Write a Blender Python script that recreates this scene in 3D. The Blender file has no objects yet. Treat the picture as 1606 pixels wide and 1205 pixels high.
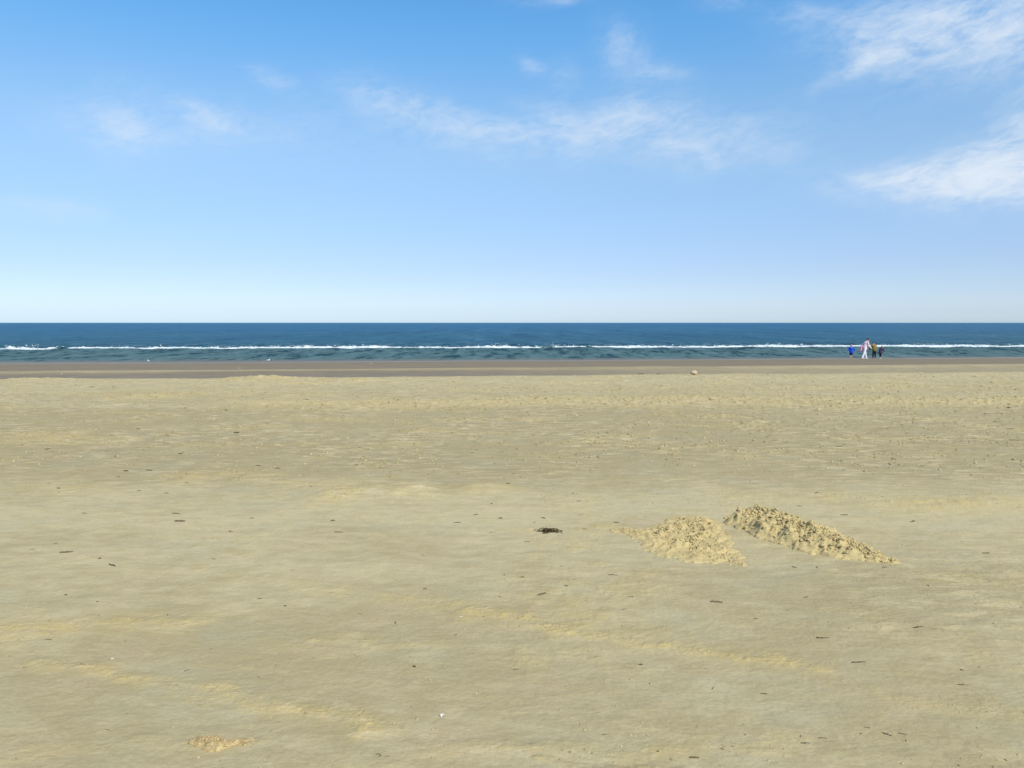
import bpy, bmesh, math, random
import numpy as np
from mathutils import Vector, Matrix, Euler
sc = bpy.context.scene
COL = sc.collection
R = math.radians

# ------------------------------------------------------------------ camera
EYE = 1.6                      # eye above the dry sand around the camera
FOC = 1250.0                   # focal length in photo pixels (1606 wide)
HOR = 506.3                    # photo row of the horizon
PITCH = math.atan((602.5 - HOR) / FOC)
cam_d = bpy.data.cameras.new("camera")
cam = bpy.data.objects.new("camera", cam_d); COL.objects.link(cam)
cam.location = (0, 0, EYE)
cam.rotation_euler = (R(90) - PITCH, 0, 0)
cam_d.sensor_width = 36; cam_d.lens = 36 * FOC / 1606
cam_d.clip_start = 0.05; cam_d.clip_end = 60000
sc.camera = cam

# ------------------------------------------------------------------ sky, sun, exposure
SUN_EL, SUN_AZ = R(50), R(146)            # azimuth clockwise from +Y (out to sea)
sc.view_settings.view_transform = 'Standard'; sc.view_settings.look = 'None'
sc.view_settings.gamma = 1.0; sc.view_settings.exposure = 0.0
world = bpy.data.worlds.new("World"); sc.world = world; world.use_nodes = True
wt = world.node_tree; wt.nodes.clear()
def N(t, kind, **kw):
    n = t.nodes.new(kind)
    for k, v in kw.items(): setattr(n, k, v)
    return n
class G:
    """tiny helper to write node maths"""
    def __init__(s, t): s.t = t
    def sock(s, n, i, v):
        if hasattr(v, 'default_value') or isinstance(v, bpy.types.NodeSocket): s.t.links.new(v, n.inputs[i])
        else: n.inputs[i].default_value = v
    def m(s, op, a, b=0.0, c=None, clamp=False):
        n = N(s.t, 'ShaderNodeMath', operation=op, use_clamp=clamp)
        s.sock(n, 0, a); s.sock(n, 1, b)
        if c is not None: s.sock(n, 2, c)
        return n.outputs[0]
    def ramp(s, v, lo, hi, a=0.0, b=1.0, smooth=True):
        n = N(s.t, 'ShaderNodeMapRange', interpolation_type='SMOOTHSTEP' if smooth else 'LINEAR')
        s.sock(n, 0, v)
        for i, q in enumerate((lo, hi, a, b)): n.inputs[i + 1].default_value = q
        return n.outputs[0]
    def mix(s, f, a, b, mode='MIX'):
        n = N(s.t, 'ShaderNodeMix', data_type='RGBA', blend_type=mode)
        s.sock(n, 0, f)
        for i, q in ((6, a), (7, b)):
            if isinstance(q, tuple): q = (*q[:3], 1.0)
            s.sock(n, i, q)
        return n.outputs[2]
    def noise(s, vec, scale, detail=4, rough=0.55, dist=0.0, dim='3D'):
        n = N(s.t, 'ShaderNodeTexNoise', noise_dimensions=dim)
        if vec is not None: s.t.links.new(vec, n.inputs['Vector'])
        n.inputs['Scale'].default_value = scale; n.inputs['Detail'].default_value = detail
        n.inputs['Roughness'].default_value = rough; n.inputs['Distortion'].default_value = dist
        return n.outputs['Fac']
    def comb(s, x, y, z=0.0):
        n = N(s.t, 'ShaderNodeCombineXYZ')
        s.sock(n, 0, x); s.sock(n, 1, y); s.sock(n, 2, z)
        return n.outputs[0]
g = G(wt)
sky = N(wt, 'ShaderNodeTexSky', sky_type='NISHITA')
sky.sun_disc = False; sky.sun_elevation = SUN_EL; sky.sun_rotation = SUN_AZ
sky.altitude = 0; sky.air_density = 1.0; sky.dust_density = 0.6; sky.ozone_density = 3.0
tc = N(wt, 'ShaderNodeTexCoord')
sep = N(wt, 'ShaderNodeSeparateXYZ'); wt.links.new(tc.outputs['Generated'], sep.inputs[0])
az = g.m('MULTIPLY', g.m('ARCTAN2', sep.outputs[0], sep.outputs[1]), 57.29578)      # degrees right of straight out to sea
el = g.m('MULTIPLY', g.m('ARCSINE', sep.outputs[2]), 57.29578)                       # degrees above the horizon
# warp for ragged cloud outlines
w1 = g.noise(g.comb(g.m('MULTIPLY', az, 0.10), g.m('MULTIPLY', el, 0.22), 3.1), 1.0, 5, 0.6)
w2 = g.noise(g.comb(g.m('MULTIPLY', az, 0.10), g.m('MULTIPLY', el, 0.22), 17.7), 1.0, 5, 0.6)
azw = g.m('ADD', az, g.m('MULTIPLY', g.m('SUBTRACT', w1, 0.5), 5.0))
elw = g.m('ADD', el, g.m('MULTIPLY', g.m('SUBTRACT', w2, 0.5), 2.6))
def cloud_patch(a0, e0, ra, re, tilt, amp, flat=0.0):
    """soft elliptical patch of cloud cover centred at azimuth a0, elevation e0"""
    da = g.m('SUBTRACT', azw, a0); de = g.m('SUBTRACT', elw, e0)
    c, s_ = math.cos(R(tilt)), math.sin(R(tilt))
    u = g.m('DIVIDE', g.m('ADD', g.m('MULTIPLY', da, c), g.m('MULTIPLY', de, s_)), ra)
    v = g.m('DIVIDE', g.m('SUBTRACT', g.m('MULTIPLY', de, c), g.m('MULTIPLY', da, s_)), re)
    q = g.m('ADD', g.m('MULTIPLY', u, u), g.m('MULTIPLY', v, v))
    return g.m('MULTIPLY', g.m('EXPONENT', g.m('MULTIPLY', q, -1.0)), amp)
def sky_at(px, py):
    x, y, z = (px - 803) / FOC, 1.0, -(py - 602.5) / FOC
    cp, sp = math.cos(PITCH), math.sin(PITCH)
    Y, Z = y * cp + z * sp, -y * sp + z * cp
    return math.degrees(math.atan2(x, Y)), math.degrees(math.atan2(Z, math.hypot(x, Y)))
wisps = []      # (photo col, row, half width px, half height px, tilt deg, strength)
for px, py, rx, ry, tl, am in [
    (1500, 40, 130, 46, 0, .72), (1610, 62, 100, 44, 0, .50), (1430, 15, 90, 40, 8, .3), (1335, 102, 42, 10, 25, .55),
    (1395, 85, 40, 22, 10, .22),
    (1610, 215, 60, 30, 20, .45), (1545, 245, 60, 24, 20, .42), (1640, 150, 40, 40, 30, .16),
    (1510, 288, 120, 24, -2, .95), (1640, 280, 120, 36, 0, 1.0), (1400, 280, 60, 16, 0, .5),
    (860, 205, 420, 44, -2, .13), (260, 200, 220, 46, 0, .11),
    (690, 190, 95, 26, -20, .30), (790, 205, 60, 18, -10, .34), (880, 195, 50, 30, -20, .34), (950, 195, 60, 34, 35, .34),
    (1040, 190, 60, 34, 0, .38), (1110, 222, 60, 22, 0, .3), (1190, 205, 50, 26, 0, .18), (1230, 245, 60, 22, 0, .16),
    (1090, 250, 70, 20, 0, .2),
    (590, 155, 70, 24, -15, .24), (425, 125, 32, 12, -8, .32), (320, 178, 40, 14, -15, .28), (185, 190, 50, 40, -20, .26),
    (210, 215, 60, 22, 0, .18), (360, 200, 90, 20, 0, .1),
    (975, 75, 36, 30, 10, .34), (1035, 108, 34, 10, -5, .36), (825, 97, 18, 12, 0, .3), (880, 110, 24, 22, 0, .16),
    (50, 325, 50, 16, 0, .17), (140, 328, 34, 14, 0, .2),
    (890, 0, 60, 10, 0, .3), (1270, 22, 50, 16, 0, .28), (1150, 5, 40, 14, 0, .2)]:
    a0, e0 = sky_at(px, py)
    wisps.append(cloud_patch(a0, e0, rx / 21.0, ry / 21.0, tl, am))
cov = wisps[0]
for w in wisps[1:]: cov = g.m('ADD', cov, w)
nf = g.noise(g.comb(g.m('MULTIPLY', azw, 0.32), g.m('MULTIPLY', elw, 0.60), 5.0), 1.0, 8, 0.62, 0.4)
nb = g.noise(g.comb(g.m('MULTIPLY', g.m('ADD', azw, g.m('MULTIPLY', elw, -1.2)), 0.8), g.m('MULTIPLY', elw, 1.6), 9.0), 1.0, 6, 0.6, 0.2)
tex = g.m('ADD', g.m('MULTIPLY', g.ramp(nf, 0.26, 0.74), 0.80), g.m('MULTIPLY', g.ramp(nb, 0.32, 0.70), 0.55))
tex = g.m('ADD', g.m('MULTIPLY', tex, .82), .13)
dens = g.m('MULTIPLY', g.m('POWER', g.m('MULTIPLY', cov, tex, clamp=False), 1.15), 1.0)
dens = g.m('MULTIPLY', g.m('SUBTRACT', 1.0, g.m('EXPONENT', g.m('MULTIPLY', dens, -1.5))), .93)
dens = g.m('MULTIPLY', dens, g.ramp(el, 1.5, 6.0))
cr = N(wt, 'ShaderNodeValToRGB'); cr.color_ramp.interpolation = 'B_SPLINE'
wt.links.new(g.m('DIVIDE', el, 40.0), cr.inputs[0])
TINT = [(0.0, (1.12, 1.42, 1.95)), (.75, (1.02, 1.22, 1.76)), (2.6, (.89, 1.0, 1.36)), (4.9, (.90, .97, 1.25)), (8.5, (1.05, 1.15, 1.28)), (11.6, (1.20, 1.30, 1.33)),
        (15, (1.10, 1.38, 1.46)), (18.1, (.93, 1.43, 1.60)), (22, (.70, 1.44, 1.74)), (34, (.92, 1.05, 1.15))]
els = cr.color_ramp.elements
while len(els) < len(TINT): els.new(0.5)
for e_, (p_, c_) in zip(els, TINT): e_.position = p_ / 40; e_.color = (c_[0] / 2.5, c_[1] / 2.5, c_[2] / 2.5, 1)
airy = g.mix(1.0, sky.outputs[0], cr.outputs[0], 'MULTIPLY')
airy = g.mix(1.0, airy, (2.5, 2.5, 2.5), 'MULTIPLY')
skyc = g.mix(dens, airy, (6.6, 7.2, 7.9))
bg = N(wt, 'ShaderNodeBackground'); bg.inputs[1].default_value = 0.12
wt.links.new(skyc, bg.inputs[0])
wo = N(wt, 'ShaderNodeOutputWorld'); wt.links.new(bg.outputs[0], wo.inputs[0])

sun_d = bpy.data.lights.new("sun", 'SUN'); sun_d.energy = 4.2; sun_d.angle = R(0.53); sun_d.color = (1.0, 0.955, 0.88)
sun = bpy.data.objects.new("sun", sun_d); COL.objects.link(sun)
sdir = Vector((math.sin(SUN_AZ) * math.cos(SUN_EL), math.cos(SUN_AZ) * math.cos(SUN_EL), math.sin(SUN_EL)))
sun.rotation_euler = sdir.to_track_quat('Z', 'Y').to_euler(); sun.location = (8, -8, 12)

# ------------------------------------------------------------------ numpy noise
def _h(ix, iy, seed):
    h = (ix.astype(np.int64) * 374761393 + iy.astype(np.int64) * 668265263 + seed * 1442695041) & 0xffffffff
    h = ((h ^ (h >> 13)) * 1274126177) & 0xffffffff
    return ((h ^ (h >> 16)) & 0xffff) / 65535.0
def vn(x, y, seed=0):
    """gradient noise, about -0.7..0.7"""
    x = np.asarray(x, float); y = np.asarray(y, float)
    ix, iy = np.floor(x), np.floor(y); fx, fy = x - ix, y - iy
    u = fx * fx * fx * (fx * (fx * 6 - 15) + 10); w = fy * fy * fy * (fy * (fy * 6 - 15) + 10)
    def gr(a, b):
        t = _h(ix + a, iy + b, seed) * 2 * np.pi
        return np.cos(t) * (fx - a) + np.sin(t) * (fy - b)
    a, b, c, d = gr(0, 0), gr(1, 0), gr(0, 1), gr(1, 1)
    return (a + (b - a) * u) * (1 - w) + (c + (d - c) * u) * w
def fbm(x, y, seed=0, oc=4, gain=0.5):
    r = 0; a = 1.0
    for i in range(oc):
        r = r + a * vn(x, y, seed + i * 13); x = x * 2.03 + 5.2; y = y * 2.03 - 3.1; a *= gain
    return r
def ss(v, a, b):
    t = np.clip((np.asarray(v, float) - a) / (b - a), 0, 1); return t * t * (3 - 2 * t)

# ------------------------------------------------------------------ beach profile
SLOPE = 0.13                      # the shore runs slightly away to the right
SEA_Z = -1.40
def ray(px, py):
    x, z = (px - 803) / FOC, -(py - 602.5) / FOC
    cp, sp = math.cos(PITCH), math.sin(PITCH)
    return x, cp + z * sp, -sp + z * cp
def ground_xy(px, py, z=0.0):
    x, y, dz = ray(px, py); t = (z - EYE) / dz
    return x * t, y * t
PROF_V = [-400, 0, 12, 20, 23.3, 24.6, 26.5, 30, 33.6, 34.6, 36, 45, 63.55, 75, 110, 200, 2000]
PROF_Z = [0.5, 0.0, 0.0, 0.01, 0.02, -0.04, -0.36, -0.44, -0.46, -0.41, -0.42, -0.74, -1.40, -1.85, -2.6, -4, -6]
heaps = []      # low natural heaps on the dry beach: x, y, rx, ry, height, loose
for px, py, rx, ry, h in [(410, 592, 60, 1.0, .10), (556, 594, 42, .7, .085), (490, 597, 30, .8, .03),
                          (640, 765, 60, .28, .045), (755, 762, 32, .22, .055), (545, 768, 60, .25, .03), (1450, 786, 110, .3, .035),
                          (1560, 782, 60, .3, .03), (300, 742, 50, .3, .03), (80, 682, 60, .5, .04), (235, 618, 60, .6, .05),
                          (1085, 622, 200, .8, .04), (1500, 628, 150, .8, .03), (60, 590, 60, .9, .06)]:
    x, y = ground_xy(px, py + 4)
    heaps.append((x, y, rx * y / FOC, ry, h))
# tracks of loose yellow sand blown over the firm grey sand: polyline in photo pixels, half width in metres
def P(*pts): return [ground_xy(a, b) for a, b in pts]
streaks = [(P((740, 960), (860, 978), (960, 1000), (1080, 1018), (1200, 1034), (1290, 1052)), .085, 1.0),
           (P((60, 1038), (150, 1052), (240, 1068), (330, 1085), (420, 1105), (520, 1120), (600, 1145)), .065, .9),
           (P((-60, 1000), (60, 985), (170, 978), (290, 972)), .16, .75),
           (P((500, 925), (580, 938), (660, 945), (720, 950)), .10, .6),
           (P((930, 828), (985, 832)), .12, .8), (P((820, 832), (960, 830)), .10, .4),
           (P((0, 1185), (120, 1172), (280, 1168), (400, 1168)), .05, .35),
           (P((700, 1185), (900, 1175), (1100, 1165), (1250, 1160)), .06, .5),
           (P((380, 900), (460, 905), (520, 930)), .12, .45),
           (P((590, 1010), (700, 1012)), .06, .4), (P((850, 1195), (960, 1200), (1060, 1202)), .03, .8),
           (P((1380, 1090), (1500, 1110), (1620, 1125)), .08, .5),
           (P((260, 742), (380, 740), (520, 768), (640, 766), (780, 764)), .22, .75),
           (P((1320, 780), (1450, 788), (1606, 792)), .30, .8), (P((1130, 775), (1320, 783)), .25, .4),
           (P((-40, 682), (60, 680), (170, 688)), .40, .7),
           (P((420, 634), (520, 634), (700, 632), (900, 630), (1200, 630), (1640, 631)), 1.0, .95),
           (P((150, 618), (330, 616), (480, 620)), .8, .6), (P((1150, 716), (1260, 706), (1420, 698), (1620, 700)), .22, .35),
           (P((40, 592), (220, 602)), .5, .35), (P((1200, 610), (1600, 606)), 1.2, .35), (P((800, 608), (1200, 612)), .9, .4),
           (P((850, 940), (1000, 925)), .07, .3), (P((40, 765), (180, 768)), .2, .4),
           (P((430, 1010), (560, 1000)), .09, .3), (P((1450, 905), (1600, 915)), .15, .35)]
def seg_mask(X, Y, pts, w):
    d2 = np.full(X.shape, 1e9)
    for (ax, ay), (bx, by) in zip(pts[:-1], pts[1:]):
        dx, dy = bx - ax, by - ay
        t = np.clip(((X - ax) * dx + (Y - ay) * dy) / (dx * dx + dy * dy), 0, 1)
        d2 = np.minimum(d2, (X - ax - t * dx) ** 2 + (Y - ay - t * dy) ** 2)
    return np.exp(-d2 / (w * w))
def loose_mask(X, Y):
    """0..1 how much dry loose yellow sand lies on the firm grey sand"""
    L = 0.05 + 0 * X
    wx = X + 0.10 * fbm(X * 3, Y * 3, 71, 4) * np.clip(Y / 4, 1, 4); wy = Y + 0.10 * fbm(X * 3, Y * 3, 99, 4) * np.clip(Y / 4, 1, 4)
    for pts, w, a in streaks:
        xs = [p[0] for p in pts]; ys = [p[1] for p in pts]
        sel = (X > min(xs) - 4 * w - 1) & (X < max(xs) + 4 * w + 1) & (Y > min(ys) - 4 * w - 1) & (Y < max(ys) + 4 * w + 1)
        if sel.any(): L[sel] = np.maximum(L[sel], a * seg_mask(wx[sel], wy[sel], pts, w))
    for hx, hy, rx, ry, h in heaps:
        L = np.maximum(L, 0.9 * np.exp(-((wx - hx) / (rx * 1.1)) ** 2 - ((wy - hy) / (ry * 1.2)) ** 2))
    n = fbm(X * 0.9 + 3, Y * 0.55, 5, 5, .6) + 0.5 * fbm(X * 6, Y * 4.5, 15, 4, .6)
    L = np.clip(L * (0.85 + 0.5 * fbm(X * 9, Y * 7, 31, 3)) + 0.42 * ss(n, 0.22, 0.8) + .55 * ss(Y, 8.5, 11) * ss(fbm(X * .45, Y * 1.1, 620, 5, .65), .12, .5), 0, 1)
    L = L * (1 - ss(Y - SLOPE * X, 24.2, 25.4))
    return L
def crest_off(X):
    return 0.5 * fbm(X * 0.16, X * 0 + 4.4, 8, 4, .6) + 0.09 * vn(X * 1.6, X * 0 + 1.3, 9)
def base_z(X, Y, loose=None):
    X = np.asarray(X, float); Y = np.asarray(Y, float)
    V = Y - SLOPE * X
    Vc = V + crest_off(X) * ss(V, 15, 23) * (1 - ss(V, 28, 40)) + 0.9 * fbm(X * .05, X * 0 + 9.1, 44, 3) * ss(V, 28, 33) * (1 - ss(V, 45, 60))
    Z = np.interp(Vc, PROF_V, PROF_Z)
    dry = 1 - ss(Vc, 23.6, 26.0)
    Z = Z + dry * (0.028 * fbm(X * .17, Y * .22, 1, 3) * ss(Y, 3, 9) + 0.007 * fbm(X * .7, Y * 1.0, 2, 4, .55))
    for hx, hy, rx, ry, h in heaps:
        q = ((X - hx) / rx) ** 2 + ((Y - hy) / ry) ** 2
        Z = Z + np.where(q < 9, h * np.exp(-q) * (0.8 + 0.5 * vn(X * 5, Y * 5, 61)), 0)
    return Z
def full_z(X, Y, L):
    V = Y - SLOPE * X
    Z = base_z(X, Y)
    dry = 1 - ss(V, 23.8, 26.0)
    near = 1 - ss(Y, 8, 16)
    fade = 0.35 + 0.65 * near
    Z = Z + dry * (0.0016 * fbm(X * 9, Y * 12, 3, 3, .55) + 0.0014 * near * fbm(X * 32, Y * 34, 4, 2))
    cr = fbm(X * 17, Y * 17, 21, 3, .6); cr2 = fbm(X * 48, Y * 48, 26, 2, .6)
    far = 1 + ss(Y, 8, 20) * 1.6
    Z = Z + dry * L * far * (0.0045 * ss(cr, 0.16, 0.62) + 0.0035 * ss(cr2, 0.1, .55))
    # trampled dimples and faint prints
    tr = fbm(X * 2.6, Y * 2.6, 55, 3, .55)
    Z = Z - dry * 0.012 * ss(tr, 0.30, .75) * (0.35 + 1.6 * ss(Y, 7.5, 12))
    cr3 = vn(X * 7.5, Y * 7.5, 77)
    Z = Z + dry * 0.022 * ss(Y, 7.5, 13) * ss(cr3 + 0.35 * L, 0.40, .75)
    cr4 = fbm(X * 4.2, Y * 3.1, 78, 2)
    Z = Z + dry * ss(Y, 7.5, 13) * (0.014 * ss(cr4 + .3 * L, .35, .6) - 0.020 * ss(vn(X * 3.3 + 40, Y * 2.9, 79), .42, .62))
    Z = Z + (1 - dry) * 0.003 * fbm(X * .8, Y * 1.2, 91, 3) * (1 - ss(V, 58, 62)) + .045 * fbm(X * .075, Y * .05, 93, 3) * ss(V, 52, 60)
    return Z

# ------------------------------------------------------------------ mesh helpers
def grid_mesh(name, X, Y, Z, mat, attrs=None):
    nr, nc = X.shape
    me = bpy.data.meshes.new(name)
    co = np.stack([X, Y, Z], -1).reshape(-1, 3).astype(np.float32)
    idx = np.arange(nr * nc).reshape(nr, nc)
    q = np.stack([idx[:-1, :-1], idx[:-1, 1:], idx[1:, 1:], idx[1:, :-1]], -1).reshape(-1).astype(np.int32)
    nf_ = (nr - 1) * (nc - 1)
    me.vertices.add(nr * nc); me.vertices.foreach_set('co', co.ravel())
    me.loops.add(nf_ * 4); me.loops.foreach_set('vertex_index', q)
    me.polygons.add(nf_); me.polygons.foreach_set('loop_start', np.arange(nf_, dtype=np.int32) * 4)
    me.polygons.foreach_set('use_smooth', np.ones(nf_, dtype=bool))
    me.update(calc_edges=True)
    for k, a in (attrs or {}).items():
        at = me.attributes.new(k, 'FLOAT', 'POINT'); at.data.foreach_set('value', a.ravel().astype(np.float32))
    me.materials.append(mat)
    o = bpy.data.objects.new(name, me); COL.objects.link(o)
    return o
def tag(o, label=None, cat=None, group=None, kind=None):
    if label: o['label'] = label
    if cat: o['category'] = cat
    if group: o['group'] = group
    if kind: o['kind'] = kind
    return o
def new_mat(name):
    m = bpy.data.materials.new(name); m.use_nodes = True
    t = m.node_tree; b = t.nodes['Principled BSDF']
    return m, t, b, G(t)
def plain(name, col, rough=0.8, var=0.25, scale=30, bump=0.0, spec=0.3):
    m, t, b, gg = new_mat(name)
    co = N(t, 'ShaderNodeTexCoord').outputs['Object']
    n = gg.noise(co, scale, 4, .6)
    lo = tuple(c * (1 - var) for c in col); hi = tuple(min(1, c * (1 + var)) for c in col)
    t.links.new(gg.mix(gg.ramp(n, .3, .7), lo, hi), b.inputs['Base Color'])
    b.inputs['Roughness'].default_value = rough; b.inputs['Specular IOR Level'].default_value = spec
    if bump:
        bn = N(t, 'ShaderNodeBump'); bn.inputs['Strength'].default_value = 1; bn.inputs['Distance'].default_value = bump
        t.links.new(n, bn.inputs['Height']); t.links.new(bn.outputs[0], b.inputs['Normal'])
    return m

# ------------------------------------------------------------------ materials: sand
FIRM, FIRM_D, LOOSE = (.508, .434, .242), (.385, .318, .166), (.600, .468, .190)
def sand_mat(ground=True):
    m, t, b, gg = new_mat('beach sand' if ground else 'dug sand')
    geo = N(t, 'ShaderNodeNewGeometry'); pos = geo.outputs['Position']
    sp_ = N(t, 'ShaderNodeSeparateXYZ'); t.links.new(pos, sp_.inputs[0])
    n1 = gg.noise(pos, 0.9, 6, .62, .3)
    mp = N(t, 'ShaderNodeMapping'); mp.inputs['Scale'].default_value = (1, 1.7, 1); mp.inputs['Rotation'].default_value = (0, 0, R(12))
    t.links.new(pos, mp.inputs['Vector'])
    n2 = gg.noise(mp.outputs[0], 5.0, 7, .68, .2)
    n3 = gg.noise(pos, 45.0, 4, .65)
    n4 = gg.noise(pos, 300.0, 3, .7)
    if ground:
        at = N(t, 'ShaderNodeAttribute', attribute_name='loose'); loose = at.outputs['Fac']
        dk = N(t, 'ShaderNodeAttribute', attribute_name='damp').outputs['Fac']
        wt_ = N(t, 'ShaderNodeAttribute', attribute_name='wet').outputs['Fac']
        fw = N(t, 'ShaderNodeAttribute', attribute_name='film').outputs['Fac']
        f = gg.m('ADD', gg.m('MULTIPLY', gg.ramp(n1, .36, .66), .45), gg.m('MULTIPLY', gg.ramp(n2, .38, .64), .55))
        f = gg.m('ADD', f, gg.m('MULTIPLY', dk, .75), clamp=True)
        c = gg.mix(f, FIRM, FIRM_D)
        pk = gg.noise(pos, 2.3, 3, .6)
        c = gg.mix(gg.ramp(pk, .48, .75, 0, .22), c, (.52, .40, .27))
        gn = gg.noise(gg.comb(sp_.outputs[0], sp_.outputs[1], 7.7), 1.7, 4, .6)
        c = gg.mix(gg.ramp(gn, .46, .72, 0, .28), c, (.40, .40, .285))
        lo2 = gg.m('MULTIPLY', loose, gg.ramp(n2, .36, .60, .25, 1.15), clamp=True)
        lo2 = gg.m('MULTIPLY', lo2, gg.ramp(n3, .34, .60, .25, 1.1)); c = gg.mix(gg.m('MULTIPLY', lo2, .85), c, LOOSE)
        c = gg.mix(gg.ramp(n3, .30, .70, .0, .28), c, gg.mix(1.0, c, (.62, .60, .56), 'MULTIPLY'))
        c = gg.mix(gg.ramp(n4, .54, .70, 0, .40), c, (.66, .60, .46)); c = gg.mix(gg.ramp(n4, .46, .32, 0, .35), c, (.25, .20, .12))
        wetc = gg.mix(gg.ramp(n1, .35, .65), (.240, .188, .115), (.205, .166, .104))
        c = gg.mix(wt_, c, wetc)
        mp2 = N(t, 'ShaderNodeMapping'); mp2.inputs['Scale'].default_value = (1, 2.6, 1); mp2.inputs['Rotation'].default_value = (0, 0, R(-4)); t.links.new(pos, mp2.inputs['Vector'])
        n5 = gg.noise(mp2.outputs[0], 3.2, 8, .72, .4)
        at2 = N(t, 'ShaderNodeAttribute', attribute_name='rough_sand'); rel = at2.outputs['Fac']
        dryk = gg.m('SUBTRACT', 1.0, wt_)
        pm = gg.m('MULTIPLY', gg.ramp(gg.noise(pos, .55, 3, .6, .5), .38, .62, .25, 1.0), rel)
        dryk = gg.m('MULTIPLY', dryk, pm)
        c = gg.mix(gg.m('MULTIPLY', gg.ramp(n5, .51, .58, 0, .62), dryk), c, (.64, .52, .30))
        c = gg.mix(gg.m('MULTIPLY', gg.ramp(n5, .475, .40, 0, .66), dryk), c, (.335, .275, .16))
        t.links.new(c, b.inputs['Base Color'])
        rr = gg.m('SUBTRACT', 0.95, gg.m('MULTIPLY', wt_, .20)); rr = gg.m('SUBTRACT', rr, gg.m('MULTIPLY', fw, .35))
        t.links.new(rr, b.inputs['Roughness'])
        t.links.new(gg.m('ADD', .05, gg.m('MULTIPLY', fw, .20)), b.inputs['Specular IOR Level'])
        dry = gg.m('SUBTRACT', 1.0, wt_)
        h = gg.m('ADD', gg.m('ADD', gg.m('MULTIPLY', n2, .022), gg.m('MULTIPLY', n5, .016)), gg.m('MULTIPLY', n3, .0050)); h = gg.m('ADD', h, gg.m('MULTIPLY', n4, .0005))
        h = gg.m('MULTIPLY', h, gg.m('ADD', .06, dry)); h = gg.m('MULTIPLY', h, gg.m('ADD', .18, rel))
    else:
        c = gg.mix(gg.ramp(n2, .35, .65), (.54, .432, .204), (.45, .362, .175))
        c = gg.mix(gg.ramp(n3, .35, .65, 0, .5), c, (.57, .44, .205)); c = gg.mix(gg.ramp(gg.noise(pos, 17.0, 3, .7), .50, .66, 0, .40), c, (.33, .26, .125))
        c = gg.mix(gg.ramp(n4, .5, .8, 0, .3), c, (.34, .27, .15))
        t.links.new(c, b.inputs['Base Color']); b.inputs['Roughness'].default_value = .95
        b.inputs['Specular IOR Level'].default_value = .12
        h = gg.m('ADD', gg.m('MULTIPLY', n3, .007), gg.m('MULTIPLY', n4, .0007))
    bn = N(t, 'ShaderNodeBump'); bn.inputs['Strength'].default_value = 1.0; bn.inputs['Distance'].default_value = 1.0
    t.links.new(h, bn.inputs['Height']); t.links.new(bn.outputs[0], b.inputs['Normal'])
    return m
M_SAND = sand_mat(True); M_DUG = sand_mat(False)
M_CLUMP = plain('browner dug sand', (.43, .325, .155), .95, .3, 60, .004, .1)

# ------------------------------------------------------------------ ground
ys = [-300, -120, -50, -20, -8, -3, -1, 0, .5, 1.0, 1.4, 1.7, 1.9, 2.05, 2.15]
y = 2.2
while y < 20: ys.append(y); y += max(.0035, .75 * y * y / 1280)
while y < 67: ys.append(y); y += .17 if y < 38 else .4
ys += [67, 69, 72, 78, 90, 120, 200, 500, 2500]
ys = np.array(ys)
s_in = np.linspace(-1, 1, 1360)
ext = 1 + np.cumsum(.0015 * 1.32 ** np.arange(1, 33))
s = np.concatenate([-ext[::-1], s_in, ext])
Wd = 1.3 + .72 * np.maximum(ys, 0)
GX = s[None, :] * Wd[:, None]; GY = np.repeat(ys[:, None], len(s), 1) + SLOPE * GX * ss(ys, 16, 30)[:, None]
LO = loose_mask(GX, GY)
GZ = full_z(GX, GY, LO)
VV = GY - SLOPE * GX
VC = VV + crest_off(GX) * ss(VV, 15, 23) * (1 - ss(VV, 28, 40))
wob = .35 * fbm(GX * .25, GY * .6, 303, 4)
wet = ss(VC, 24.6, 25.6)
lip = np.exp(-((VC - 35.2 + wob * 1.5) / .9) ** 2) * np.clip(.75 + .5 * fbm(GX * .1, GY * .1, 404, 3), 0, 1)      # drier lip where the runnel meets the outer bank
run_dry = ss(GX, -4, 14) * (1 - ss(VC, 34, 36)) * .42                              # the runnel dries out to the right
wet = np.clip(wet * (1 - .62 * lip) - run_dry * ss(VC, 24.6, 25.6), 0, 1)
film = ss(VV + .5 * wob, 54, 62) * .85 + .28 * ss(VC, 25.4, 27) * (1 - ss(VC, 32.5, 34.8)) * (1 - .6 * ss(GX, -4, 14)) + .12 * wet
film = np.clip(film, 0, 1)
def band(a, b, e=.8): return ss(GY, a - e, a + e) * (1 - ss(GY, b - e, b + e))
EDGE = GY - .02 * GX + .35 * fbm(GX * .5, GY * 0, 530, 3)
dmp = 1.2 * ss(GY, 7.2, 8.6) * (1 - ss(EDGE, 14.7, 15.3)) * (0.75 + .6 * fbm(GX * .22, GY * .3, 500, 3))
dmp += .55 * np.exp(-((GX - 2.1) / 1.2) ** 2 - ((GY - 4.6) / .55) ** 2) + .35 * np.exp(-((GX + .3) / .8) ** 2 - ((GY - 4.1) / .35) ** 2)
dmp += .3 * np.exp(-((GX + 1.2) / .5) ** 2 - ((GY - 3.9) / .25) ** 2) + .25 * ss(VV, 16.5, 17.5) * (1 - ss(VV, 18.5, 20)) * (.6 + fbm(GX * .2, GY * .4, 510, 3))
dmp -= .35 * ss(GY, 5.9, 6.4) * (1 - ss(GY, 7.0, 7.8)) + .3 * ss(VV, 19, 21)
dmp += .45 * (1 - ss(GY, 3.4, 5.2))
dmp = dmp + .35 * fbm(GX * .6, GY * 1.6, 520, 4, .6)
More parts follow.
